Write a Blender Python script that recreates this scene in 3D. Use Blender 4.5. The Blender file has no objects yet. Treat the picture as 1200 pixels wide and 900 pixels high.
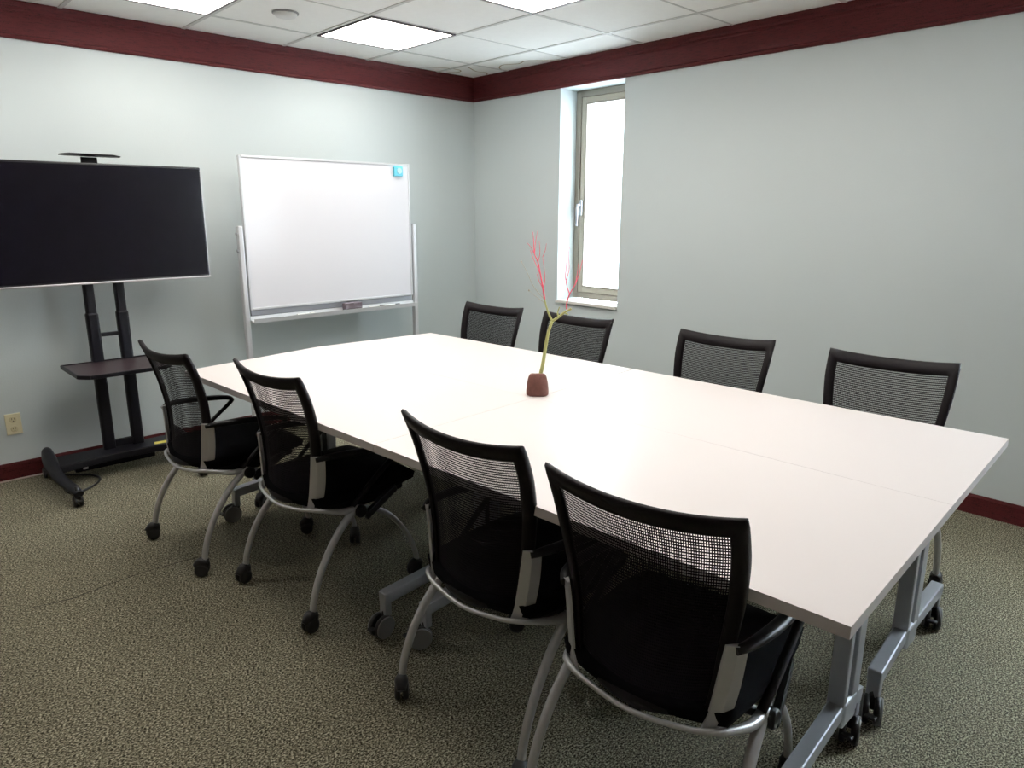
import bpy, bmesh, math, random
from mathutils import Vector, Matrix
random.seed(7)
sc = bpy.context.scene
COL = sc.collection
PI = math.pi
T = 0.6096                      # ceiling module
HC = 2.447                      # ceiling height
HT = 2.270                      # lower edge of the crown trim

# ---------------------------------------------------------------- materials
def new_mat(name):
    m = bpy.data.materials.new(name); m.use_nodes = True
    nt = m.node_tree; b = nt.nodes['Principled BSDF']
    return m, nt, b
def simple(name, col, rough=.5, metal=0., spec=.5, bump=0., bscale=200., var=0., vscale=8.):
    m, nt, b = new_mat(name)
    b.inputs['Base Color'].default_value = (*col, 1)
    b.inputs['Roughness'].default_value = rough
    b.inputs['Metallic'].default_value = metal
    b.inputs['Specular IOR Level'].default_value = spec
    tc = nt.nodes.new('ShaderNodeTexCoord')
    if bump:
        n = nt.nodes.new('ShaderNodeTexNoise'); n.inputs['Scale'].default_value = bscale; n.inputs['Detail'].default_value = 3
        bp = nt.nodes.new('ShaderNodeBump'); bp.inputs['Strength'].default_value = bump; bp.inputs['Distance'].default_value = .002
        nt.links.new(tc.outputs['Object'], n.inputs['Vector']); nt.links.new(n.outputs['Fac'], bp.inputs['Height'])
        nt.links.new(bp.outputs['Normal'], b.inputs['Normal'])
    if var:
        n = nt.nodes.new('ShaderNodeTexNoise'); n.inputs['Scale'].default_value = vscale; n.inputs['Detail'].default_value = 4
        r = nt.nodes.new('ShaderNodeMix'); r.data_type = 'RGBA'
        r.inputs[6].default_value = (*[c * (1 - var) for c in col], 1); r.inputs[7].default_value = (*[min(1, c * (1 + var)) for c in col], 1)
        nt.links.new(tc.outputs['Object'], n.inputs['Vector']); nt.links.new(n.outputs['Fac'], r.inputs[0])
        nt.links.new(r.outputs[2], b.inputs['Base Color'])
    return m
def emit(name, col, s):
    m, nt, b = new_mat(name)
    b.inputs['Base Color'].default_value = (*col, 1)
    b.inputs['Emission Color'].default_value = (*col, 1); b.inputs['Emission Strength'].default_value = s
    return m

M = {}
M['wall'] = simple('wall_paint', (.595, .652, .662), .75, 0, .25, bump=.25, bscale=140, var=.02, vscale=3)
M['wall_dark'] = simple('wall_low_bounce_dark', (.17, .13, .11), .6, 0, .3, var=.1, vscale=5)  # dark tone for the unseen walls, chosen to cut bounced light
M['tile'] = simple('ceiling_tile', (.92, .92, .895), .9, 0, .1, bump=.5, bscale=260, var=.03, vscale=30)
M['grid'] = simple('ceiling_grid_paint', (.62, .62, .60), .5)
M['lightframe'] = simple('light_frame_metal', (.10, .09, .10), .45)
M['ceramic'] = simple('cream_plastic', (.80, .74, .52), .4)
M['dark'] = simple('black_plastic', (.005, .005, .006), .42, 0, .3, bump=.1, bscale=500)
M['frame_black'] = simple('black_back_frame', (.007, .0045, .006), .5, 0, .2, bump=.15, bscale=600)
M['fabric'] = simple('black_seat_fabric', (.004, .004, .005), .95, 0, .05, bump=.5, bscale=700)
M['silver'] = simple('silver_paint', (.60, .60, .61), .38, .55, .5)
M['silver_leg'] = simple('table_leg_silver', (.48, .50, .54), .40, .45, .5)
M['rubber'] = simple('caster_black', (.015, .014, .015), .5)
M['disc'] = simple('caster_disc_grey', (.20, .195, .19), .5)
M['laminate'] = simple('white_laminate', (.80, .735, .72), .34, 0, .4)
M['edgeband'] = simple('table_edge_band', (.62, .58, .57), .45)
M['under'] = simple('table_underside', (.30, .29, .29), .7)
M['tvblack'] = simple('tv_bezel', (.008, .008, .010), .3)
M['screen'] = simple('tv_screen', (.006, .005, .008), .25, 0, .10, var=.25, vscale=14)
M['chrome'] = simple('tv_silver_edge', (.62, .60, .62), .3, .7)
M['cart'] = simple('cart_black_steel', (.007, .0065, .010), .42, 0, .25, bump=.1, bscale=400)
M['shelf'] = simple('cart_shelf_dark', (.045, .030, .035), .38)
M['board'] = simple('whiteboard_enamel', (.78, .78, .83), .18, 0, .5)
M['boardframe'] = simple('whiteboard_aluminium', (.66, .67, .69), .35, .35)
M['boardgrey'] = simple('board_shadow_grey', (.33, .34, .37), .5, .2)
M['cyan'] = simple('cyan_plastic', (.16, .60, .78), .35)
M['cyan_pale'] = simple('pale_cyan', (.45, .78, .88), .4)
M['eraser'] = simple('eraser_felt', (.16, .13, .15), .9, bump=.4, bscale=400)
M['white_plastic'] = simple('white_plastic', (.82, .82, .80), .35)
M['bronze'] = simple('window_frame_taupe', (.27, .245, .205), .45, .25)
M['bronze_light'] = simple('window_sash_taupe', (.42, .39, .32), .4, .2)
M['sill'] = simple('sill_stone', (.78, .76, .72), .35, 0, .5, var=.04, vscale=25)
M['steel'] = simple('handle_metal', (.40, .41, .44), .35, .6)
M['yellow'] = simple('yellow_sticker', (.78, .66, .12), .5)
M['clay'] = simple('clay_pot', (.15, .062, .048), .7, 0, .3, bump=.8, bscale=120, var=.35, vscale=60)
M['stem'] = simple('pale_green_bark', (.42, .42, .16), .65, var=.25, vscale=40)
M['pink'] = simple('pink_twig', (.80, .10, .16), .5, var=.2, vscale=60)
M['twig'] = simple('grey_twig', (.42, .38, .30), .7)
M['slot'] = simple('socket_slot', (.03, .025, .02), .6)
M['stain'] = simple('ceiling_stain', (.40, .31, .20), .9)
M['cable'] = simple('cable_black', (.012, .012, .012), .4)

def mat_wood():
    m, nt, b = new_mat('mahogany_trim')
    b.inputs['Roughness'].default_value = .6; b.inputs['Specular IOR Level'].default_value = .18
    tc = nt.nodes.new('ShaderNodeTexCoord'); mp = nt.nodes.new('ShaderNodeMapping')
    mp.inputs['Scale'].default_value = (6, 6, 90)
    n = nt.nodes.new('ShaderNodeTexNoise'); n.inputs['Scale'].default_value = 3; n.inputs['Detail'].default_value = 6
    n2 = nt.nodes.new('ShaderNodeTexNoise'); n2.inputs['Scale'].default_value = 260; n2.inputs['Detail'].default_value = 2
    mx = nt.nodes.new('ShaderNodeMath'); mx.operation = 'ADD'
    cr = nt.nodes.new('ShaderNodeValToRGB')
    cr.color_ramp.elements[0].position = .72; cr.color_ramp.elements[0].color = (.018, .004, .005, 1)
    cr.color_ramp.elements[1].position = 1.28 / 1.3; cr.color_ramp.elements[1].color = (.088, .014, .015, 1)
    nt.links.new(tc.outputs['Object'], mp.inputs['Vector']); nt.links.new(mp.outputs[0], n.inputs['Vector'])
    nt.links.new(tc.outputs['Object'], n2.inputs['Vector'])
    nt.links.new(n.outputs['Fac'], mx.inputs[0]); nt.links.new(n2.outputs['Fac'], mx.inputs[1])
    nt.links.new(mx.outputs[0], cr.inputs[0]); nt.links.new(cr.outputs[0], b.inputs['Base Color'])
    return m
M['wood'] = mat_wood()

def mat_carpet():
    m, nt, b = new_mat('speckled_carpet')
    b.inputs['Roughness'].default_value = .97; b.inputs['Specular IOR Level'].default_value = .1
    tc = nt.nodes.new('ShaderNodeTexCoord')
    mp = nt.nodes.new('ShaderNodeMapping'); mp.inputs['Rotation'].default_value = (0, 0, .25); mp.inputs['Scale'].default_value = (1, 1.45, 1)
    n = nt.nodes.new('ShaderNodeTexNoise'); n.inputs['Scale'].default_value = 150; n.inputs['Detail'].default_value = 2.2; n.inputs['Roughness'].default_value = .6
    v = nt.nodes.new('ShaderNodeTexVoronoi'); v.inputs['Scale'].default_value = 190
    big = nt.nodes.new('ShaderNodeTexNoise'); big.inputs['Scale'].default_value = 3; big.inputs['Detail'].default_value = 3
    cr = nt.nodes.new('ShaderNodeValToRGB'); e = cr.color_ramp.elements
    e[0].position = .40; e[0].color = (.036, .032, .020, 1)
    e[1].position = .62; e[1].color = (.62, .58, .44, 1)
    k = e.new(.47); k.color = (.175, .157, .104, 1)
    k = e.new(.55); k.color = (.345, .318, .225, 1)
    cell = nt.nodes.new('ShaderNodeSeparateColor')
    mul = nt.nodes.new('ShaderNodeMix'); mul.data_type = 'RGBA'; mul.blend_type = 'MULTIPLY'; mul.inputs[0].default_value = .45
    mul2 = nt.nodes.new('ShaderNodeMix'); mul2.data_type = 'RGBA'; mul2.blend_type = 'MULTIPLY'; mul2.inputs[0].default_value = .25
    bp = nt.nodes.new('ShaderNodeBump'); bp.inputs['Strength'].default_value = .8; bp.inputs['Distance'].default_value = .004
    L = nt.links.new
    L(tc.outputs['Object'], mp.inputs[0])
    for x in (n, v): L(mp.outputs[0], x.inputs['Vector'])
    L(tc.outputs['Object'], big.inputs['Vector'])
    L(n.outputs['Fac'], cr.inputs[0]); L(cr.outputs[0], mul.inputs[6])
    L(v.outputs['Color'], cell.inputs[0]); L(cell.outputs[0], mul.inputs[7])
    L(mul.outputs[2], mul2.inputs[6]); L(big.outputs['Fac'], mul2.inputs[7]); L(mul2.outputs[2], b.inputs['Base Color'])
    L(n.outputs['Fac'], bp.inputs['Height']); L(bp.outputs[0], b.inputs['Normal'])
    return m
M['carpet'] = mat_carpet()

def mat_mesh(across):
    """see-through woven net: horizontal threads with finer vertical ones (UVs are in metres)"""
    m, nt, b = new_mat('net_weave')
    b.inputs['Base Color'].default_value = (.008, .006, .009, 1); b.inputs['Roughness'].default_value = .7; b.inputs['Specular IOR Level'].default_value = .15
    L = nt.links.new
    uv = nt.nodes.new('ShaderNodeUVMap'); uv.uv_map = 'UVMap'
    sp = nt.nodes.new('ShaderNodeSeparateXYZ'); L(uv.outputs[0], sp.inputs[0])
    def stripe(out, period, fill):
        a = nt.nodes.new('ShaderNodeMath'); a.operation = 'DIVIDE'; a.inputs[1].default_value = period
        f = nt.nodes.new('ShaderNodeMath'); f.operation = 'FRACT'
        c = nt.nodes.new('ShaderNodeMath'); c.operation = 'LESS_THAN'; c.inputs[1].default_value = fill
        L(out, a.inputs[0]); L(a.outputs[0], f.inputs[0]); L(f.outputs[0], c.inputs[0]); return c.outputs[0]
    s1 = stripe(sp.outputs['Y'], .0075, .50); s2 = stripe(sp.outputs['X'], .0048, .16)
    mx = nt.nodes.new('ShaderNodeMath'); mx.operation = 'MAXIMUM'; L(s1, mx.inputs[0]); L(s2, mx.inputs[1])
    tr = nt.nodes.new('ShaderNodeBsdfTransparent'); ms = nt.nodes.new('ShaderNodeMixShader')
    L(mx.outputs[0], ms.inputs[0]); L(tr.outputs[0], ms.inputs[1]); L(b.outputs[0], ms.inputs[2])
    L(ms.outputs[0], nt.nodes['Material Output'].inputs['Surface'])
    if not across: L(s2, ms.inputs[0])
    return m
M['net'] = mat_mesh(True); M['net_spacer'] = mat_mesh(False)

def mat_glass():
    m, nt, b = new_mat('window_glass')
    b.inputs['Base Color'].default_value = (1, 1, 1, 1); b.inputs['Roughness'].default_value = 0
    b.inputs['IOR'].default_value = 1.02; b.inputs['Transmission Weight'].default_value = 1
    return m
M['glass'] = mat_glass()

# ---------------------------------------------------------------- mesh helpers
class MB:
    """collects shapes, build() links them as one mesh object"""
    def __init__(s): s.bm = bmesh.new(); s.uv = None
    def box(s, c, d, rot=None, bev=0., mi=0, seg=2):
        r = bmesh.ops.create_cube(s.bm, size=1.)
        vs = r['verts']
        for v in vs: v.co = Vector((v.co.x * d[0], v.co.y * d[1], v.co.z * d[2]))
        fs = list({f for v in vs for f in v.link_faces})
        if bev:
            es = list({e for v in vs for e in v.link_edges})
            r = bmesh.ops.bevel(s.bm, geom=es, offset=bev, segments=seg, affect='EDGES', profile=.5)
            vs = list({v for f in r['faces'] for v in f.verts} | {v for v in vs if v.is_valid})
            fs = list({f for v in vs for f in v.link_faces})
        mt = Matrix.Translation(Vector(c)) @ (rot.to_4x4() if rot else Matrix())
        for v in vs: v.co = mt @ v.co
        for f in fs: f.material_index = mi
        return s
    def bar(s, a, b, w, h, bev=.002, mi=0, up=(0, 0, 1)):
        a, b = Vector(a), Vector(b); d = b - a; y = d.normalized(); u = Vector(up)
        x = y.cross(u).normalized(); z = x.cross(y)
        R = Matrix((x, y, z)).transposed()
        return s.box((a + b) / 2, (w, d.length, h), R, bev, mi)
    def tube(s, pts, r, n=10, mi=0, smooth=True, cap=True, flat=1., res=0):
        pts = [Vector(p) for p in pts]
        rad = r if isinstance(r, (list, tuple)) else [r] * len(pts)
        if res: pts, rad = catmull(pts, list(rad), res)
        rings = []; N = None
        for i, p in enumerate(pts):
            t = (pts[min(i + 1, len(pts) - 1)] - pts[max(i - 1, 0)]).normalized()
            if N is None:
                N = t.orthogonal().normalized()
                k = Vector((0, 0, 1))
                if abs(t.dot(k)) < .95: N = (k - t * k.dot(t)).normalized()
            else: N = (N - t * N.dot(t)).normalized()
            B = t.cross(N)
            rings.append([s.bm.verts.new(p + (N * math.cos(2 * PI * j / n) * flat + B * math.sin(2 * PI * j / n)) * rad[i]) for j in range(n)])
        for a, b in zip(rings, rings[1:]):
            for j in range(n):
                f = s.bm.faces.new((a[j], a[(j + 1) % n], b[(j + 1) % n], b[j])); f.smooth = smooth; f.material_index = mi
        if cap:
            for q in (list(reversed(rings[0])), rings[-1]):
                f = s.bm.faces.new(q); f.material_index = mi
        return s
    def lathe(s, prof, c=(0, 0, 0), n=24, mi=0, R=None, smooth=True, sx=1., sy=1.):
        """profile [(r, z)...] about local z, placed at c, turned by R"""
        rings = []; R = R or Matrix.Identity(3)
        for r, z in prof:
            rings.append([s.bm.verts.new(Vector(c) + R @ Vector((r * sx * math.cos(2 * PI * j / n), r * sy * math.sin(2 * PI * j / n), z))) for j in range(n)])
        for a, b in zip(rings, rings[1:]):
            for j in range(n):
                f = s.bm.faces.new((a[j], a[(j + 1) % n], b[(j + 1) % n], b[j])); f.smooth = smooth; f.material_index = mi
        for q in (list(reversed(rings[0])), rings[-1]):
            f = s.bm.faces.new(q); f.material_index = mi
        return s
    def prism(s, poly, a, b, mi=0, axis='z', bev=0.):
        """polygon (2D) extruded between a and b along an axis"""
        def P(p, h):
            return {'z': Vector((p[0], p[1], h)), 'x': Vector((h, p[0], p[1])), 'y': Vector((p[0], h, p[1]))}[axis]
        lo = [s.bm.verts.new(P(p, a)) for p in poly]; hi = [s.bm.verts.new(P(p, b)) for p in poly]
        fs = [s.bm.faces.new(lo), s.bm.faces.new(hi)]
        n = len(poly)
        for i in range(n): fs.append(s.bm.faces.new((lo[i], lo[(i + 1) % n], hi[(i + 1) % n], hi[i])))
        bmesh.ops.recalc_face_normals(s.bm, faces=fs)
        if bev:
            es = list({e for f in fs for e in f.edges})
            r = bmesh.ops.bevel(s.bm, geom=es, offset=bev, segments=2, affect='EDGES', profile=.5)
            fs = [f for f in fs if f.is_valid] + r['faces']
        for f in fs: f.material_index = mi
        return s
    def build(s, name, mats, parent=None, loc=None, smooth_angle=None):
        bmesh.ops.recalc_face_normals(s.bm, faces=s.bm.faces)
        if loc is not None:
            for v in s.bm.verts: v.co -= Vector(loc)
        me = bpy.data.meshes.new(name); s.bm.to_mesh(me); s.bm.free()
        for m in (mats if isinstance(mats, (list, tuple)) else [mats]): me.materials.append(m)
        o = bpy.data.objects.new(name, me); COL.objects.link(o)
        if loc is not None: o.location = loc
        if parent: o.parent = parent
        return o
def catmull(P, Rr, res):
    out, ro = [], []
    Q = [P[0] * 2 - P[1]] + P + [P[-1] * 2 - P[-2]]
    for i in range(1, len(Q) - 2):
        for k in range(res):
            t = k / res; a, b, c, d = Q[i - 1:i + 3]
            out.append(.5 * ((2 * b) + (c - a) * t + (2 * a - 5 * b + 4 * c - d) * t * t + (3 * b - a - 3 * c + d) * t ** 3))
            ro.append(Rr[i - 1] * (1 - t) + Rr[i] * t)
    out.append(P[-1]); ro.append(Rr[-1]); return out, ro
def lerp(tab, x):
    if x <= tab[0][0]: return tab[0][1]
    for (a, b), (c, d) in zip(tab, tab[1:]):
        if x <= c:
            t = (x - a) / (c - a); return b + (d - b) * t
    return tab[-1][1]
def empty(name, loc=(0, 0, 0), rz=0.):
    o = bpy.data.objects.new(name, None); COL.objects.link(o); o.location = loc; o.rotation_euler = (0, 0, rz); o.empty_display_size = .1
    return o
def tag(o, label, cat, group=None):
    o['label'] = label; o['category'] = cat
    if group: o['group'] = group
    return o
def struct(o): o['kind'] = 'structure'; return o
def children(o): return [c for c in bpy.data.objects if c.parent == o]
def copy_tree(o, parent=None):
    c = o.copy(); COL.objects.link(c)
    if parent: c.parent = parent
    for ch in children(o): copy_tree(ch, c)
    return c

# ---------------------------------------------------------------- the room
XB, YB = -5.0, -5.9                                   # the two walls behind the camera
W = .26                                               # wall thickness
wy0, wy1, wz0, wz1 = -1.492, -.930, .775, 2.268       # the visible window opening in the right wall
vy0, vy1 = -5.70, -4.45                               # wider unseen window added on the same wall for its daylight
b = MB(); b.box((XB / 2, YB / 2, -.05), (-XB + 2 * W, -YB + 2 * W, .1)); fl = struct(b.build('floor', M['carpet']))
b = MB(); b.tube([(-3.56, -1.556, 0), (-3.40, -1.595, .0003), (-3.36, -1.588, .0004), (-3.15, -1.566, .0002), (-2.93, -1.588, .0003), (-2.60, -1.59, 0)], [.001, .0035, .0028, .0016, .002, .001], n=6, flat=.3, res=4)
b.build('carpet_seam', simple('carpet_seam_dark', (.03, .026, .018), .95), fl)
b = MB(); b.box((XB / 2, YB / 2, HC + .05), (-XB + 2 * W, -YB + 2 * W, .1)); ceil = struct(b.build('ceiling', M['tile']))
# wall with the television
b = MB(); b.box(((XB + W) / 2 - W / 2, W / 2, HC / 2), (-XB + 2 * W, W, HC)); struct(b.build('wall_left', M['wall']))
# wall with the windows: solid around two openings
b = MB()
def wseg(y0, y1, z0, z1): b.box((W / 2, (y0 + y1) / 2, (z0 + z1) / 2), (W, abs(y1 - y0), z1 - z0))
wseg(0, wy1, 0, HC); wseg(wy1, wy0, 0, wz0); wseg(wy1, wy0, wz1, HC)
wseg(wy0, vy1, 0, HC); wseg(vy1, vy0, 0, wz0); wseg(vy1, vy0, wz1, HC); wseg(vy0, YB - W, 0, HC)
struct(b.build('wall_right', M['wall']))
b = MB(); b.box((XB - W / 2, YB / 2, HC / 2), (W, -YB, HC)); struct(b.build('wall_rear', M['wall_dark']))
b = MB(); b.box((XB / 2, YB - W / 2, HC / 2), (-XB, W, HC)); struct(b.build('wall_near', M['wall_dark']))

# crown trim: fascia with a stepped top bead and a small bottom bead
PROF = [(0, HT), (.012, HT), (.018, HT + .010), (.018, HT + .018), (.011, HT + .022), (.011, HC - .058), (.017, HC - .050),
        (.017, HC - .040), (.024, HC - .030), (.030, HC - .008), (.030, HC), (0, HC)]
b = MB(); b.prism([(-d, z) for d, z in PROF], XB, 0, axis='x')          # x-running, profile in (y, z)
struct(b.build('trim_1', M['wood']))
b = MB(); b.prism([(-d, z) for d, z in PROF], -.0005, YB, axis='y'); struct(b.build('trim_2', M['wood']))
BP = [(0, 0), (.013, 0), (.013, .084), (.009, .097), (0, .097)]
b = MB(); b.prism([(-d, z) for d, z in BP], XB, 0, axis='x'); bl = struct(b.build('baseboard_left', M['wood']))
b = MB(); b.box((XB / 2, -.0165, .004), (-XB, .007, .008), bev=.002); c = b.build('carpet_edge_strip', simple('pale_edge_strip', (.50, .40, .36), .6)); struct(c); c.parent = bl
b = MB(); b.prism([(-d, z) for d, z in BP], -.013, YB, axis='y'); struct(b.build('baseboard_right', M['wood']))

# ceiling grid
b = MB(); gx = -.991; gy = -.4174
for k in range(-1, 8):
    x = gx + T - k * T
    if x > XB: b.box((x, YB / 2, HC - .001), (.022, -YB - .06, .006))
for k in range(0, 10):
    y = gy - k * T
    if y > YB:
        w = .022 if k % 2 == 0 else .009
        b.box((XB / 2, y, HC - .0005), (-XB - .06, w, .005))
g = b.build('ceiling_grid', M['grid'], ceil)
# brown outlines of old water stains on the two corner tiles
b = MB()
def stain(pts): b.tube([(x, y, HC - .0005) for x, y in pts], .0045, n=6, res=5, flat=.25)
stain([(-.60, -.05), (-.52, -.13), (-.42, -.18), (-.30, -.19), (-.26, -.13), (-.31, -.05)])
stain([(-.04, -.40), (-.14, -.45), (-.20, -.55), (-.15, -.66), (-.18, -.76), (-.11, -.86), (-.04, -.95)])
stain([(-.04, -.20), (-.10, -.26), (-.18, -.24), (-.33, -.32)])
b.build('water_stain', M['stain'], ceil)

# window: reveal lined by the wall, frame, sash, glass, sill, handle
def make_window(name, y0, y1):
    w = struct(empty(name, (0, 0, 0)))
    yc = (y0 + y1) / 2; fx = .205
    def ring(b, x, d, ya, yb, za, zb, t, bev=.004):
        b.box((x, ya + t / 2, (za + zb) / 2), (d, t, zb - za), bev=bev); b.box((x, yb - t / 2, (za + zb) / 2), (d, t, zb - za), bev=bev)
        b.box((x, (ya + yb) / 2, za + t / 2), (d, yb - ya - 2 * t, t), bev=bev); b.box((x, (ya + yb) / 2, zb - t / 2), (d, yb - ya - 2 * t, t), bev=bev)
    b = MB(); ring(b, fx + .01, .09, y0, y1, wz0 + .022, wz1, .045); b.build('window_frame', M['bronze'], w)
    b = MB(); ring(b, fx + .004, .06, y0 + .045, y1 - .045, wz0 + .067, wz1 - .045, .040); s = b.build('sash', M['bronze_light'], w)
    b = MB(); ring(b, fx - .022, .012, y0 + .085, y1 - .085, wz0 + .107, wz1 - .085, .010, .002); b.build('gasket', M['bronze'], s)
    b = MB(); b.box((fx + .012, yc, (wz0 + wz1) / 2), (.006, y1 - y0 - .15, wz1 - wz0 - .17)); b.build('glass', M['glass'], w)
    b = MB(); b.box((.068, yc, wz0 + .010), (.185, y1 - y0 - .002, .022), bev=.004); b.build('sill', M['sill'], w)
    b = MB(); hy = y1 - .066; hz = 1.46
    b.box((fx - .042, hy, hz), (.014, .030, .11), bev=.005)
    b.tube([(fx - .045, hy, hz + .02), (fx - .075, hy, hz + .02), (fx - .082, hy, hz - .005), (fx - .082, hy, hz - .13)], [.010, .010, .010, .008], n=10)
    b.build('handle', M['steel'], s)
    return w
make_window('window_1', wy0, wy1)
make_window('window_added', vy0, vy1)

# ceiling lights
LIT = emit('light_diffuser', (1., .955, .88), 9.6)
def make_light():
    r = empty('ceiling_light'); h = T / 2
    b = MB()
    for s in (-1, 1):
        b.box((s * (h - .021), 0, HC - .004), (.012, T - .03, .012), bev=.002)
        b.box((0, s * (h - .021), HC - .004), (T - .054, .012, .012), bev=.002)
    b.build('frame', M['lightframe'], r)
    b = MB(); b.box((0, 0, HC - .003), (T - .054, T - .054, .006), bev=.001); b.build('diffuser', LIT, r)
    return r
lights = [(-2.515 + .0, 'square lit ceiling light above the television, cut by the top of the photo', 0),
          (-1.296, 'square lit ceiling light above the whiteboard, nearest the corner of the room', 0),
          (-1.296, 'square lit ceiling light nearest the narrow window, cut by the top of the photo', 2)]
P0 = None
LP = []
for x, lab, k in lights: LP.append((x, gy - T / 2 - k * T, lab))
for i in range(3):
    for k in range(3):
        x = gx - T / 2 - 2 * i * T; y = gy - T / 2 - 2 * k * T
        if not any(abs(x - a) < .1 and abs(y - c) < .1 for a, c, _ in LP) and y > YB + .4 and not (i == 2 and k > 0):
            LP.append((x, y, None))  # unseen lights added on the same spacing for the room's light
ordn = ['second', 'third', 'fourth', 'fifth']
for x, y, lab in LP:
    o = make_light() if P0 is None else copy_tree(P0)
    P0 = P0 or o
    o.location = (x, y, 0)
    if lab is None: lab = 'square lit ceiling light added overhead, outside the photo'
    tag(o, lab, 'ceiling light', 'square ceiling lights')

# smoke detector
r = tag(empty('smoke_detector', (-1.94, -.745, HC)), 'round white smoke detector on the ceiling between two lights', 'smoke detector')
b = MB(); b.lathe([(.062, 0), (.060, -.012), (.050, -.022), (.035, -.026), (.001, -.026)]); b.build('housing', simple('detector_white', (.72, .72, .70), .5), r)
b = MB(); b.lathe([(.068, 0), (.068, -.006), (.0621, -.008), (.0621, 0)]); b.build('base_ring', simple('detector_ring', (.30, .30, .30), .5), r)

# wall outlet
r = tag(empty('wall_outlet', (-3.30, 0, .31)), 'cream double wall outlet low on the wall left of the television cart', 'outlet')
b = MB(); b.box((0, -.004, 0), (.072, .008, .116), bev=.003); b.build('cover_plate', M['ceramic'], r)
for s in (-1, 1):
    b = MB(); b.lathe([(.017, 0), (.017, .003), (.015, .004)], (0, -.0078, s * .026), R=Matrix.Rotation(PI / 2, 3, 'X'), n=20)
    soc = b.build('socket', simple('outlet_ivory', (.72, .65, .42), .4), r)
    b = MB()
    for q in (-1, 1): b.box((q * .006, -.0119, s * .026 + .004), (.0022, .001, .009))
    b.box((0, -.0119, s * .026 - .008), (.005, .001, .005)); b.build('slot', M['slot'], soc)

# ---------------------------------------------------------------- conference tables (four tops pushed together)
TZ = .735; TH = .026
def make_table(poly, col_x, foot_x, ys, label):
    """poly: corners; col_x: column position; foot_x: (x0, x1) of the feet; ys: the two leg lines"""
    cx = sum(p[0] for p in poly) / 4; cy = sum(p[1] for p in poly) / 4
    r = empty('conference_table', (cx, cy, 0)); tag(r, label, 'table', 'white wheeled conference tables')
    g = .00015
    loc = []
    for p in poly:
        d = Vector((cx - p[0], cy - p[1])).normalized() * g
        loc.append((p[0] - cx + d.x, p[1] - cy + d.y))
    b = MB(); b.prism(loc, TZ - TH, TZ, bev=.0004)
    for f in b.bm.faces:
        if f.normal.z < -.9: f.material_index = 1
        elif abs(f.normal.z) < .3: f.material_index = 2
    b.build('tabletop', [M['laminate'], M['under'], M['edgeband']], r)
    b = MB()
    b.box((col_x - cx, (ys[0] + ys[1]) / 2 - cy, TZ - TH - .022), (.05, abs(ys[0] - ys[1]) - .05, .038), bev=.003)
    b.build('support_beam', M['silver_leg'], r)
    for y in ys:
        X = col_x - cx; Y = y - cy; sl = -.047
        b = MB()
        z1 = TZ - TH
        b.box((X - .034, Y, (z1 + .13) / 2), (.022, .044, z1 - .13), bev=.003); b.box((X + .032, Y, (z1 + .13) / 2), (.046, .044, z1 - .13), bev=.003)
        b.box((X - .006, Y, (z1 + .13) / 2), (.040, .020, z1 - .14), mi=1)
        b.box((X, Y, z1 - .012), (.30, .060, .022), bev=.004)
        b.box((X, Y, .155), (.085, .05, .075), bev=.008)
        l = None
        for i, fx in enumerate(foot_x):
            s = -1 if fx < col_x else 1
            e = Vector((fx - cx, Y + (fx - col_x) * .047, .140))
            b.bar((X + s * .03, Y, .165), e, .040, .042, .004)
            b.box((e.x - s * .013, e.y, .108), (.026, .036, .070), bev=.003)
        l = b.build('leg', [M['silver_leg'], M['dark']], r)
        for fx in foot_x:
            s = -1 if fx < col_x else 1
            table_caster((fx - cx - s * .012, Y + (fx - col_x) * .047, 0), l)
    return r
def table_caster(p, par):
    b = MB(); R = Matrix.Rotation(PI / 2, 3, 'X'); p = Vector(p); a = .30 if p[0] + par.parent.location.x > -9 and p[1] + par.parent.location.y < -3.5 else random.uniform(-.5, .5)
    R = Matrix.Rotation(a, 3, 'Z') @ R
    ax = R @ Vector((0, 0, 1)); fw = Matrix.Rotation(a, 3, 'Z') @ Vector((-.022, 0, 0))
    c = p + Vector((0, 0, .041)) + fw
    for s in (-1, 1):
        b.lathe([(.030, 0), (.039, .002), (.041, .006), (.041, .014), (.037, .018)], c + ax * s * .006 if s > 0 else c - ax * .024, n=22, R=R)
        b.lathe([(.0385, -.0025), (.0385, .0025), (.036, .004)] if s > 0 else [(.036, -.004), (.0385, -.0025), (.0385, .0025)], c + ax * s * .0245, n=22, R=R, mi=1)
    b.tube([p + Vector((0, 0, .10)), p + Vector((0, 0, .07)), c + Vector((0, 0, .0))], [.011, .016, .019], n=10)
    b.box(c + fw * 1.9 + Vector((0, 0, .004)), (.020, .030, .010), bev=.003)
    return b.build('caster', [M['rubber'], M['disc']], par)
F1 = [(-2.798, -1.248), (-2.0765, -1.135), (-1.980, -2.6395), (-2.7345, -2.690)]
B1 = [(-2.0755, -1.135), (-1.376, -1.190), (-1.286, -2.595), (-1.9795, -2.6395)]
F2 = [(-2.7345, -2.6915), (-1.9795, -2.641), (-1.9455, -4.0575), (-2.664, -4.092)]
B2 = [(-1.979, -2.641), (-1.285, -2.600), (-1.228, -4.024), (-1.9445, -4.0575)]
make_table(F1, -2.17, (-2.67, -2.035), (-1.315, -2.575), 'white conference table on the chair side, farther half, its end towards the television')
make_table(B1, -1.70, (-1.93, -1.37), (-1.345, -2.530), 'white conference table on the window side, farther half, its end towards the whiteboard')
make_table(F2, -2.09, (-2.61, -1.975), (-2.725, -3.908), 'nearest white conference table, its bare corner pointing at the camera')
make_table(B2, -1.60, (-1.875, -1.195), (-2.795, -3.905), 'white conference table on the window side, nearer half, at the right edge of the photo')

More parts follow.
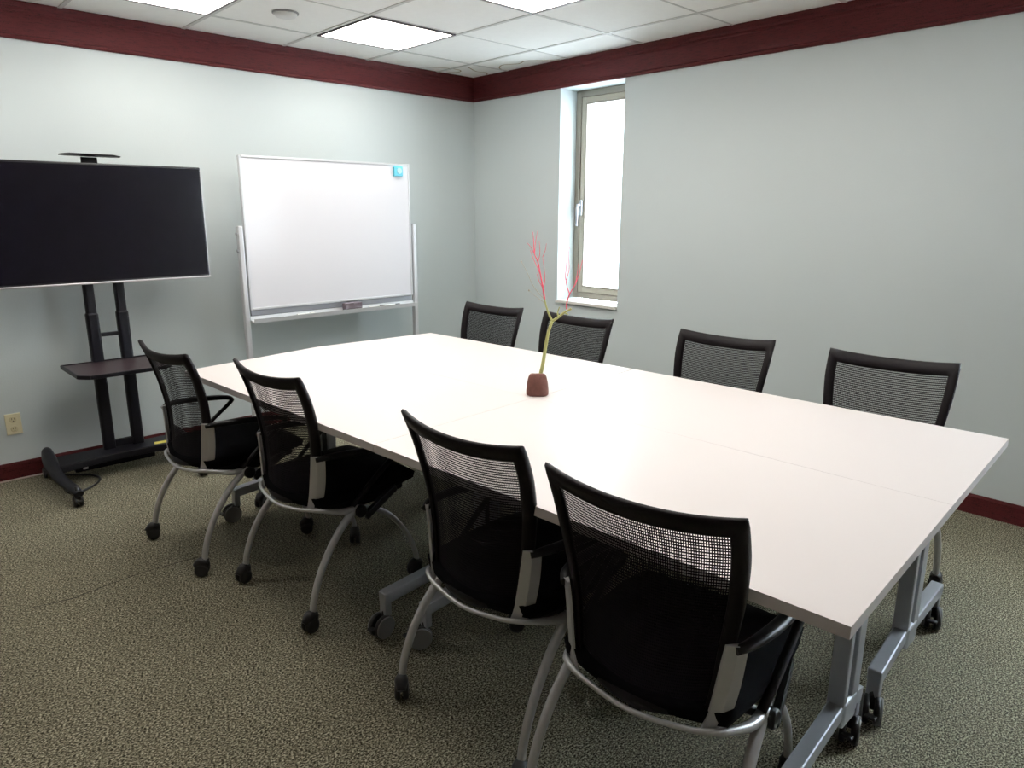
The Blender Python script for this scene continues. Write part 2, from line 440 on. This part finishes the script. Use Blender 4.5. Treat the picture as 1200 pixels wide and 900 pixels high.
# ---------------------------------------------------------------- chairs
EDGE = [(.38, -.160), (.40, -.157), (.47, -.149), (.55, -.146), (.63, -.148), (.72, -.161), (.82, -.187), (.905, -.222), (.93, -.234)]
WID = [(.38, .150), (.42, .172), (.50, .185), (.60, .196), (.70, .213), (.80, .224), (.905, .2265), (.95, .2265)]
def smooth_lerp(tab, x):
    h = .03
    return (lerp(tab, x - h) + 2 * lerp(tab, x) + lerp(tab, x + h)) / 4
def back_pt(u, v, off=0.):
    """u -1..1 across, v 0..1 up; off: metres towards the front"""
    zt = .889 + .018 * abs(u) ** 2.2
    zb = .405 + .028 * u * u
    z = zb + (zt - zb) * v
    y = smooth_lerp(EDGE, z) - .052 * (1 - u * u) * (1 - .25 * v)
    return Vector((u * smooth_lerp(WID, z), y + off, z))
def uv_inner(a, c):
    """unit square -> inner area of the back left free by the frame band"""
    return -0.853 + 1.706 * a, .062 + (.905 - .062) * c
def make_chair():
    r = empty('mesh_back_chair')
    # seat cushion
    NX, NY = 18, 16; b = MB(); top, bot = [], []
    for j in range(NY + 1):
        t = j / NY; row, rb = [], []
        for i in range(NX + 1):
            s = -1 + 2 * i / NX
            hw = .205 + .028 * math.sin(min(1, t * 1.5) * PI / 2)
            hw *= 1 - .10 * max(0, t - .80) / .2 * 0.6
            y = -.165 + .415 * t + (.018 * (1 - s * s) if t > .9 else 0) - .05 * (1 - t) ** 3 * (1 - s * s)
            e = max(abs(s) ** 6, max(0, (t - .78) / .22) ** 2.2, (1 - t) ** 8)
            z = .484 - .010 * (1 - s * s) * (1 - t) - .030 * min(1, e) - .006 * t
            row.append(b.bm.verts.new((s * hw, y, z)))
            rb.append(b.bm.verts.new((s * hw * .97, y * .985, .418 + .010 * max(0, t - .6))))
        top.append(row); bot.append(rb)
    def quad(G, flip):
        for j in range(NY):
            for i in range(NX):
                q = [G[j][i], G[j][i + 1], G[j + 1][i + 1], G[j + 1][i]]
                f = b.bm.faces.new(q[::-1] if flip else q); f.smooth = True
    quad(top, False); quad(bot, True)
    loop = lambda G: [G[0][i] for i in range(NX + 1)] + [G[j][NX] for j in range(1, NY + 1)] + [G[NY][i] for i in range(NX - 1, -1, -1)] + [G[j][0] for j in range(NY - 1, 0, -1)]
    lt, lb = loop(top), loop(bot); n = len(lt)
    for i in range(n):
        f = b.bm.faces.new((lb[i], lb[(i + 1) % n], lt[(i + 1) % n], lt[i])); f.smooth = True
    b.build('seat', M['fabric'], r)
    b = MB()
    b.prism([(-.185, -.15), (.185, -.15), (.213, .02), (.205, .20), (.16, .225), (-.16, .225), (-.205, .20), (-.213, .02)], .388, .419, bev=.008)
    b.box((0, .02, .375), (.36, .22, .03), bev=.01)
    b.build('seat_pan', M['dark'], r)
    # back frame: a closed band, front and rear faces with a round edge
    b = MB(); loopO, loopI = [], []
    K = 22
    def corner(a, c):                                   # round the lower corners of the outer outline
        return a, c
    outer = [(-1 + 2 * k / K, 0) for k in range(K)] + [(1, k / K) for k in range(K)] + [(1 - 2 * k / K, 1) for k in range(K)] + [(-1, 1 - k / K) for k in range(K)]
    rows = []
    for (u, v) in outer:
        uu, vv = u, v
        if v < .10 and abs(u) > .75:                     # rounded lower corners
            q = (abs(u) - .75) / .25; vv = max(v, .10 * (1 - math.sqrt(max(0, 1 - q * q)))); 
        if v > .965 and abs(u) > .94: uu = math.copysign(min(abs(u), .99), u)
        iu, iv = uv_inner((u + 1) / 2, v)
        ring = []
        for (m, off) in ((0, .000), (.10, .009), (.5, .012), (.92, .010), (1, .004), (1, -.004), (.92, -.009), (.5, -.011), (.10, -.009)):
            ring.append(b.bm.verts.new(back_pt(uu + (iu - uu) * m, vv + (iv - vv) * m, off)))
        rows.append(ring)
    for i in range(len(rows)):
        A, B = rows[i], rows[(i + 1) % len(rows)]
        for j in range(9):
            f = b.bm.faces.new((A[j], A[(j + 1) % 9], B[(j + 1) % 9], B[j])); f.smooth = True
    b.build('back_frame', M['frame_black'], r)
    # net panel: a spacer net, two woven layers a few millimetres apart
    b = MB(); uvl = b.bm.loops.layers.uv.new('UVMap'); NU, NV = 20, 26
    for off in (.0027, .0015, .0003, -.0010):
        G = []; UVc = {}
        for j in range(NV + 1):
            row = []
            for i in range(NU + 1):
                u, v = uv_inner(i / NU, j / NV)
                vert = b.bm.verts.new(back_pt(u * 1.02, v, off)); UVc[vert] = (i / NU * .39, j / NV * .43); row.append(vert)
            G.append(row)
        for j in range(NV):
            for i in range(NU):
                f = b.bm.faces.new((G[j][i], G[j][i + 1], G[j + 1][i + 1], G[j + 1][i])); f.smooth = True; f.material_index = 1 if off > 0 else 0
                for l in f.loops: l[uvl].uv = UVc[l.vert]
    b.build('net_panel', [M['net'], M['net_spacer']], r)
    # silver uprights wrapping the lower corners of the back
    for s in (-1, 1):
        b = MB(); A = []
        for k in range(9):
            t = k / 8; z = .402 + .208 * t
            y = smooth_lerp(EDGE, z) - .013; x = smooth_lerp(WID, z) + .006
            wd = .024 + .003 * math.sin(t * PI)
            dv = Vector((math.cos(math.radians(48)), math.sin(math.radians(48)), 0)); nv = Vector((dv.y, -dv.x, 0))
            c = Vector((x, y, z)); th = .005
            q = [c - dv * wd + nv * th * .2, c + nv * th * 1.4, c + dv * wd + nv * th * .2, c + dv * wd - nv * th, c - nv * th, c - dv * wd - nv * th]
            A.append([b.bm.verts.new((s * p.x, p.y, p.z)) for p in q])
        for P, Q in zip(A, A[1:]):
            for j in range(6): f = b.bm.faces.new((P[j], P[(j + 1) % 6], Q[(j + 1) % 6], Q[j]))
        b.bm.faces.new(A[0]); b.bm.faces.new(A[-1])
        o = b.build('back_upright', M['silver'], r); o['label'] = 'silver upright'
        # arm rest: pad forward from the upright, bent back down to the seat side
        b = MB()
        b.tube([(s * .203, -.168, .600), (s * .222, -.135, .606), (s * .236, -.06, .604), (s * .240, .05, .593), (s * .240, .125, .582),
                (s * .240, .155, .570), (s * .239, .148, .553), (s * .237, .06, .490), (s * .232, -.01, .432), (s * .226, -.045, .398)],
               [.011, .014, .016, .016, .014, .0125, .0115, .011, .011, .011], n=10, res=5, flat=.8)
        b.build('arm_rest', M['dark'], r)
    # silver bow under the back, running forward to the two leg pivots
    b = MB()
    b.tube([(-.225, -.030, .383), (-.222, -.09, .390), (-.203, -.150, .405), (-.180, -.185, .412), (-.12, -.206, .405), (0, -.219, .396),
            (.12, -.206, .405), (.180, -.185, .412), (.203, -.150, .405), (.222, -.09, .390), (.225, -.030, .383)],
           [.014, .012, .009, .0075, .0062, .0062, .0062, .0075, .009, .012, .014], n=10, res=5)
    for s in (-1, 1):
        b.lathe([(.010, -.014), (.017, -.012), (.017, .012), (.010, .014)], (s * .226, -.030, .383), n=16, R=Matrix.Rotation(PI / 2, 3, 'Y'))
    o = b.build('lower_bow', M['silver'], r); o['label'] = 'silver lower frame'
    for s in (-1, 1):
        b = MB(); b.lathe([(.016, -.012), (.023, -.010), (.023, .010), (.018, .014)], (s * .240, -.022, .376), n=18, R=Matrix.Rotation(s * PI / 2, 3, 'Y')); b.build('pivot_joint', M['dark'], r)
    b = MB(); b.tube([(-.215, -.02, .372), (.215, -.02, .372)], .012, n=10); b.build('stretcher', M['dark'], r)
    for s in (-1, 1):
        b = MB(); b.tube([(s * .245, -.245, .052), (s * .2445, -.234, .115), (s * .242, -.203, .195), (s * .238, -.158, .268), (s * .232, -.100, .334), (s * .226, -.032, .386)],
                         [.0115, .012, .0125, .013, .0135, .014], n=12, res=5)
        l = b.build('leg', M['silver'], r); l['label'] = 'silver rear leg'; chair_caster((s * .245, -.245, 0), l)
        b = MB(); b.tube([(s * .221, -.020, .376), (s * .220, .040, .362), (s * .219, .120, .308), (s * .217, .195, .215), (s * .215, .240, .12), (s * .215, .252, .052)],
                         [.011, .0105, .010, .010, .010, .010], n=10, res=5)
        l = b.build('leg', M['silver'], r); l['label'] = 'silver front leg'; chair_caster((s * .215, .252, 0), l)
        b = MB(); b.bar((s * .244, -.005, .350), (s * .222, .150, .415), .020, .030, .005); b.build('seat_strut', M['dark'], r)
    return r
def chair_caster(p, par):
    b = MB(); R = Matrix.Rotation(PI / 2, 3, 'Y')
    for s in (-1, 1):
        b.lathe([(.018, -.0085), (.0255, -.007), (.0265, 0), (.0255, .007), (.018, .0085)], (s * .0125, -.012, .0265), n=18, R=R)
    b.lathe([(.012, .030), (.020, .036), (.020, .052), (.013, .062), (.012, .066)], (0, 0, 0), n=14)
    b.tube([(0, .012, .050), (0, -.012, .057), (0, -.036, .040)], [.018, .022, .014], n=10, res=4)
    o = b.build('caster', M['rubber'], par); o.location = p; return o
chair0 = make_chair()
CH = [  # midpoint between the two top corners of the back, heading of the sitter's right hand, label, group
    (-2.960, -1.514, -85.8, 'black mesh-back chair beside the television cart, farthest of the four on the camera side'),
    (-2.826, -2.160, -86.5, 'black mesh-back chair on casters, second from the television cart, its whole seat showing'),
    (-2.768, -3.146, -87.0, 'black mesh-back chair with silver uprights, second nearest to the camera, overlapped by the nearest chair'),
    (-2.766, -3.702, -82.8, 'nearest black mesh-back chair, at the table corner in front of the camera'),
    (-1.113, -1.457, 95.0, 'black mesh-back chair behind the table nearest the whiteboard, only its back showing'),
    (-1.062, -2.060, 94.1, 'black mesh-back chair below the narrow window, behind the branch in the pot'),
    (-1.030, -2.903, 94.0, 'black mesh-back chair against the bare wall, just right of the narrow window'),
    (-0.988, -3.578, 96.6, 'black mesh-back chair behind the table farthest to the right, largest of the far row')]
for i, (x, y, a, lab) in enumerate(CH):
    o = chair0 if i == 0 else copy_tree(chair0)
    a = math.radians(a); f = Vector((-math.sin(a), math.cos(a)))
    o.location = (x + f.x * .222, y + f.y * .222, 0); o.rotation_euler = (0, 0, a)
    tag(o, lab, 'chair', 'mesh-back chairs on the near side' if i < 4 else 'mesh-back chairs on the window side')
    for ch in children(o):
        for cs in children(ch): cs.rotation_euler = (0, 0, random.uniform(-.9, .9))

# ---------------------------------------------------------------- television and its cart
r = tag(empty('television', (-2.845, -.32, 1.05)), 'wide black flat screen television, switched off, on the black cart', 'television')
tw, z0, z1, yf = 1.072, 1.062, 1.667, -.35
b = MB(); b.box((0, -.002, (z0 + z1) / 2 - 1.05), (tw, .052, z1 - z0), bev=.006)
b.box((0, .035, .24), (.62, .03, .36), bev=.01)
b.build('casing', M['tvblack'], r)
b = MB(); b.box((0, -.0295, (z0 + z1) / 2 - 1.05 + .004), (tw - .018, .004, z1 - z0 - .030), bev=.001); b.build('screen', M['screen'], r)
b = MB(); b.box((0, -.028, z0 - 1.05 + .005), (tw, .012, .010), bev=.002); b.box((tw / 2 - .0015, -.012, .31), (.004, .03, z1 - z0 - .02), bev=.001)
b.build('silver_edge', M['chrome'], r)

r = tag(empty('television_cart', (-2.85, -.2, 0)), 'black rolling television cart with twin columns, shelf and curved feet', 'television cart')
X0 = -2.85; Y0 = -.2
cols = (-2.905 - X0, -2.757 - X0)
for x in cols:
    b = MB(); b.box((x, -.01, .505), (.060, .046, .79), bev=.012)
    b.box((x, -.01, 1.20), (.050, .038, .74), bev=.010)
    b.build('column', M['cart'], r)
for z, h in ((.775, .020), (.155, .040)):
    b = MB(); b.box((sum(cols) / 2, -.01, z), (.12, .022, h), bev=.003); b.build('cross_rung', M['cart'], r)
b = MB()
b.box((sum(cols) / 2, -.048, 1.34), (.46, .035, .06), bev=.005); b.box((sum(cols) / 2, -.048, 1.20), (.46, .035, .04), bev=.005)
for x in (-.17, .17): b.box((sum(cols) / 2 + x, -.062, 1.32), (.03, .012, .34), bev=.003)
b.build('mount_bracket', M['cart'], r)
# shelf with rounded front corners
sx0, sx1, sy0, sy1 = -3.082 - X0, -2.635 - X0, -.225 - Y0, -.605 - Y0
b = MB(); poly = [(sx0, sy0), (sx1, sy0), (sx1 - .005, sy1 + .05), (sx1 - .05, sy1), (sx0 + .05, sy1), (sx0 + .005, sy1 + .05)]
b.prism(poly, .619, .632, bev=.003); sh = b.build('shelf', M['shelf'], r)
b = MB(); n = len(poly)
for i in range(n): b.bar((*poly[i], .628), (*poly[(i + 1) % n], .628), .010, .020, .003)
b.build('shelf_rim', M['cart'], sh)
b = MB()
for x in cols:
    b.bar((x, .0, .600), (x, -.22, .612), .028, .024, .003)
b.build('shelf_bracket', M['cart'], r)
# camera plate above the television
b = MB(); b.box((sum(cols) / 2 + .0, -.054, 1.50), (.075, .018, .40), bev=.004)
b.tube([(sum(cols) / 2 - .135, -.085, 1.706), (sum(cols) / 2 - .10, -.085, 1.708), (sum(cols) / 2 + .10, -.085, 1.708), (sum(cols) / 2 + .135, -.085, 1.706)], [.03, .055, .055, .03], n=14, flat=.13)
b.build('camera_plate', M['cart'], r)
# base plate between the feet, front edge arched
b = MB()
lx, rx = -3.195 - X0, -2.535 - X0
poly = [(lx, .03), (rx, .03), (rx, -.17)] + [(rx + (lx - rx) * k / 10, -.17 + .045 * math.sin(PI * k / 10)) for k in range(1, 10)] + [(lx, -.17)]
b.prism(poly, .092, .132, bev=.006); bp = b.build('base_plate', M['cart'], r)
b = MB(); b.prism([(-2.690 - X0, -.075), (-2.615 - X0, -.085), (-2.625 - X0, -.125), (-2.70 - X0, -.115)], .1322, .1334); o = b.build('sticker', M['yellow'], bp); o['label'] = 'yellow warning sticker'
for x, sg in ((lx, -1), (rx, 1)):
    b = MB()
    b.tube([(x - sg * .015, .135, .155), (x - sg * .008, .085, .155), (x, 0, .140), (x + sg * .008, -.10, .125), (x + sg * .010, -.22, .110), (x, -.32, .098), (x - sg * .018, -.41, .085), (x - sg * .030, -.472, .070)],
           [.014, .026, .034, .035, .030, .027, .026, .022], n=12, res=5, flat=.75)
    f = b.build('foot', M['cart'], r)
    for (cx, cy) in ((x - sg * .025, -.455), (x, .10)):
        b = MB(); R = Matrix.Rotation(PI / 2, 3, 'Y')
        for s in (-1, 1):
            b.lathe([(.012, -.008), (.026, -.007), (.028, 0), (.026, .007), (.012, .008)], (cx + s * .013, cy + .012, .028), n=18, R=R)
            b.lathe([(.010, -.001), (.009, .001)], (cx + s * .0215, cy + .012, .028), n=12, R=R, mi=1)
        b.tube([(cx, cy, .11), (cx, cy, .055)], .010, n=8); b.tube([(cx, cy - .012, .050), (cx, cy + .012, .060), (cx, cy + .04, .045)], [.012, .018, .010], n=8, res=3)
        b.box((cx - .0, cy - .028, .038), (.022, .022, .006), bev=.002)
        b.build('caster', [M['rubber'], M['disc']], f)
# cable lying under the cart
b = MB(); b.tube([(-3.16, -.30, .006), (-3.17, -.42, .006), (-3.13, -.46, .006), (-3.04, -.40, .006), (-2.995, -.31, .006), (-3.02, -.22, .006), (-3.10, -.14, .006), (-3.16, -.06, .006)], .006, n=8, res=6)
tag(b.build('power_cable', M['cable']), 'black power cable looped on the carpet under the television cart', 'cable')
r = tag(empty('power_strip', (-2.86, -.10, 0)), 'black power strip on the carpet by the wall under the cart', 'power strip')
b = MB(); b.box((0, 0, .022), (.42, .055, .042), bev=.006); b.build('body', M['cart'], r)
b = MB(); b.box((-.16, -.030, .022), (.026, .006, .018), bev=.002); o = b.build('switch', M['white_plastic'], r); o['label'] = 'small pale switch'

# ---------------------------------------------------------------- whiteboard on its stand
WY = -.30
bx0, bx1, bz0, bz1 = -2.072, -.868, .842, 1.750
xc = (bx0 + bx1) / 2
r = tag(empty('whiteboard', (xc, WY, 0)), 'large blank white board on a silver stand, left of the room corner', 'whiteboard')
hw = (bx1 - bx0) / 2
b = MB(); b.box((0, 0, (bz0 + bz1) / 2), (2 * hw - .01, .018, bz1 - bz0 - .01), bev=.001); b.build('writing_surface', M['board'], r)
b = MB()
for s in (-1, 1): b.box((s * (hw - .006), 0, (bz0 + bz1) / 2), (.013, .028, bz1 - bz0), bev=.003)
for z in (bz0 + .006, bz1 - .007): b.box((0, 0, z), (2 * hw - .026, .028, .014), bev=.003)
b.build('board_frame', M['boardframe'], r)
b = MB(); b.box((0, .008, bz0 - .018), (2 * hw - .01, .014, .038), bev=.002); b.build('lower_shadow_strip', M['boardgrey'], r)  # grey strip colours in the shadow below the board's lower frame
b = MB()
b.prism([(-.006, bz0 - .075), (-.062, bz0 - .075), (-.066, bz0 - .048), (-.060, bz0 - .048), (-.056, bz0 - .068), (-.010, bz0 - .060), (-.006, bz0 - .038)], -hw - .004, hw + .004, axis='x')
b.build('pen_tray', M['boardframe'], r)
for s in (-1, 1):
    x = s * (hw + .026)
    b = MB(); b.box((x, .0, .70), (.030, .040, 1.292), bev=.006)
    b.tube([(x, -.30, .062), (x, -.02, .075), (x, .20, .062)], [.016, .020, .016], n=10, res=4)
    p = b.build('post', M['boardframe'], r)
    b = MB()
    for z in (1.30, 1.20): b.lathe([(.009, 0), (.009, .008)], (x + s * .015, .0, z), n=12, R=Matrix.Rotation(s * PI / 2, 3, 'Y'))
    b.build('clamp_bolt', M['steel'], p)
    for cy in (-.28, .18):
        b = MB()
        for q in (-1, 1): b.lathe([(.012, -.007), (.024, -.006), (.026, 0), (.024, .006), (.012, .007)], (x + q * .011, cy, .026), n=16, R=Matrix.Rotation(PI / 2, 3, 'Y'))
        b.tube([(x, cy, .030), (x, cy, .060)], .012, n=8); b.build('caster', M['rubber'], p)
b = MB(); b.tube([(-hw - .02, 0, .35), (hw + .02, 0, .35)], .012, n=10); b.build('stretcher', M['boardframe'], r)

ty = WY - .034; tz = bz0 - .0635
r = tag(empty('board_eraser', (-1.385, ty, tz)), 'dark grey felt eraser lying on the whiteboard tray', 'eraser')
b = MB(); b.box((0, -.004, .036), (.130, .046, .042), bev=.006); b.build('handle', M['eraser'], r)
b = MB(); b.box((0, -.004, .0095), (.124, .042, .013), bev=.002); b.build('felt_pad', simple('eraser_base', (.07, .06, .07), .95), r)
def marker(x, dy, a, capm, lab):
    r = tag(empty('marker_pen', (x, ty + dy, tz + .009), a), lab, 'marker', 'marker pens on the whiteboard tray')
    R = Matrix.Rotation(PI / 2, 3, 'Y')
    b = MB(); b.lathe([(.008, -.055), (.0088, -.05), (.0088, .03)], n=14, R=R); b.build('barrel', M['white_plastic'], r)
    b = MB(); b.lathe([(.0095, .030), (.0095, .066), (.007, .070)], n=14, R=R); b.build('cap', capm, r)
marker(-1.205, -.008, .04, M['dark'], 'white marker pen with dark cap just right of the board eraser')
marker(-1.075, -.006, -.05, M['dark'], 'white marker pen with dark cap farthest right on the board tray')
marker(-1.735, -.006, .06, M['white_plastic'], 'all white marker pen lying alone towards the left of the board tray')
# cyan magnet clip in the upper right corner
r = tag(empty('magnet_clip', (-.965, WY - .0095, 1.699)), 'small cyan magnetic clip in the upper right corner of the whiteboard', 'magnet')
b = MB(); b.box((0, -.007, 0), (.074, .014, .066), bev=.005); b.build('body', M['cyan'], r)
b = MB(); b.lathe([(.020, 0), (.020, .004), (.015, .006)], (.005, -.0138, .002), n=20, R=Matrix.Rotation(PI / 2, 3, 'X')); b.build('button', M['cyan_pale'], r)
b = MB(); b.box((-.037, -.007, -.004), (.006, .018, .060), bev=.002); b.build('clip_edge', simple('clip_teal', (.06, .26, .32), .4), r)

# ---------------------------------------------------------------- branch in a clay pot, where the four tables meet
px, py = -1.930, -2.612
r = tag(empty('potted_branch', (px, py, TZ)), 'pale green branch with pink twigs standing in a small brown clay pot', 'branch in a pot')
b = MB(); rings = []
for (w, z, sk) in ((.038, 0, 0), (.0435, .004, 0), (.044, .016, 0), (.041, .045, .001), (.036, .068, .003), (.031, .079, .004), (.024, .083, .005)):
    q = []
    for j in range(28):
        a = 2 * PI * j / 28; c, s = math.cos(a), math.sin(a)
        k = (abs(c) ** 3.4 + abs(s) ** 3.4) ** (-1 / 3.4)
        q.append(b.bm.verts.new((w * k * c + sk, w * k * s, z + (.006 * -c if z > .06 else 0))))
    rings.append(q)
for A, B in zip(rings, rings[1:]):
    for j in range(28):
        f = b.bm.faces.new((A[j], A[(j + 1) % 28], B[(j + 1) % 28], B[j])); f.smooth = True
b.bm.faces.new(rings[0]); b.bm.faces.new(rings[-1])
pot = b.build('pot', M['clay'], r); pot.rotation_euler = (0, 0, math.radians(44))
# branch points: a across the view, h up, d depth
ex = Vector((.70, -.714, 0)); ey = Vector((.714, .70, 0))
PXM = 1 / 297.0                       # metres per photo pixel at the pot
def bp(u, v, d=0.): return ex * ((u - 627) * PXM) + ey * d + Vector((0, 0, (461 - v) * PXM * 1.015))
def tw(b, pts, r0, r1, mi=0):
    n = len(pts); b.tube([bp(*p) for p in pts], [r0 + (r1 - r0) * i / (n - 1) for i in range(n)], n=8, res=4, mi=mi)
b = MB()
tw(b, [(630, 440), (633, 425, .0), (636, 405, .004), (639, 388, .0), (643, 376, 0)], .0075, .0055)
tw(b, [(643, 376), (639, 368, .006), (636, 360, .012), (634, 352, .015)], .0048, .0030)
tw(b, [(643, 376), (650, 371, -.006), (656, 366, -.012), (661, 363, -.018), (664, 361, -.02)], .0052, .0038)
tw(b, [(650, 371, -.006), (649, 366, -.003), (651, 360, 0)], .0034, .0018)
tw(b, [(656, 366, -.012), (661, 368, -.005)], .0034, .0022)
br = b.build('branch', M['stem'], r)
b = MB()
tw(b, [(634, 352, .015), (632, 340, .02), (629, 325, .02), (626, 311, .022), (622, 302, .024), (621, 290, .026), (620, 278, .03)], .0036, .0010)
tw(b, [(632, 340, .02), (634, 330, .01), (633, 318, .004), (631, 305, 0)], .0018, .0008)
tw(b, [(629, 325, .02), (625, 316, .03), (621, 308, .04), (617, 298, .045)], .0018, .0008)
tw(b, [(626, 311, .022), (628, 300, .012), (627, 288, .008)], .0016, .0007)
tw(b, [(632, 340, .02), (627, 331, .03), (625, 324, .034)], .0016, .0008)
tw(b, [(622, 302, .024), (618, 295, .02), (614, 290, .01)], .0013, .0007)
tw(b, [(622, 302, .024), (623, 290, .03), (625, 277, .03)], .0013, .0006)
tw(b, [(631, 305, .0), (634, 297, -.01), (635, 290, -.012)], .0012, .0006)
tw(b, [(659, 362, -.014), (659, 355, -.01), (662, 345, -.01), (668, 334, -.014), (672, 322, -.018), (675, 308, -.02)], .0030, .0010)
tw(b, [(662, 345, -.01), (659, 337, -.004), (657, 326, 0), (658, 312, .004), (658, 300, .005), (659, 279, .008)], .0022, .0007)
tw(b, [(658, 330, 0), (661, 318, .004), (660, 303, .008), (661, 294, .01)], .0014, .0006)
tw(b, [(668, 334, -.014), (670, 322, -.005), (671, 312, 0)], .0014, .0007)
b.build('pink_twig', M['pink'], br)
b = MB()
tw(b, [(634, 352, .015), (627, 345, .02), (620, 336, .03), (614, 323, .035), (609, 314, .04), (607, 311, .04)], .0015, .0006)
tw(b, [(634, 356, .015), (625, 350, .03), (616, 343, .04)], .0013, .0006)
b.lathe([(.0006, -.004), (.003, -.002), (.003, .002), (.0006, .004)], bp(607, 311, .04), n=8); b.lathe([(.0006, -.004), (.003, -.002), (.003, .002), (.0006, .004)], bp(616, 343, .04), n=8)
b.build('grey_twig', M['twig'], br)

# ---------------------------------------------------------------- daylight
w = bpy.data.worlds.new('World'); sc.world = w; w.use_nodes = True
bg = w.node_tree.nodes['Background']; bg.inputs[0].default_value = (.78, .91, 1., 1); bg.inputs[1].default_value = 33.0

# ---------------------------------------------------------------- camera
cam = bpy.data.cameras.new('camera'); co = bpy.data.objects.new('camera', cam); COL.objects.link(co); sc.camera = co
F = 817.854; yaw, pitch, roll = .811932, .233525, .002497
cam.sensor_width = 36; cam.sensor_fit = 'HORIZONTAL'; cam.lens = F / 1200 * 36
cam.shift_x = 2.752 / 1200; cam.shift_y = -8.448 / 1200; cam.clip_start = .02
fw = Vector((math.cos(pitch) * math.cos(yaw), math.cos(pitch) * math.sin(yaw), -math.sin(pitch)))
rt = Vector((math.sin(yaw), -math.cos(yaw), 0)); up = rt.cross(fw)
R_ = rt * math.cos(roll) + up * math.sin(roll); U_ = -rt * math.sin(roll) + up * math.cos(roll)
co.matrix_world = Matrix.Translation((-3.83832, -4.46571, 1.43720)) @ Matrix((R_, U_, -fw)).transposed().to_4x4()

# ---------------------------------------------------------------- look
vs = sc.view_settings; vs.view_transform = 'Standard'; vs.look = 'None'; vs.gamma = 1; vs.use_curve_mapping = False; vs.exposure = 0.26
sc.cycles.use_denoising = True
sc.cycles.max_bounces = 10; sc.cycles.transparent_max_bounces = 40; sc.cycles.diffuse_bounces = 6
sc.cycles.sample_clamp_indirect = 8
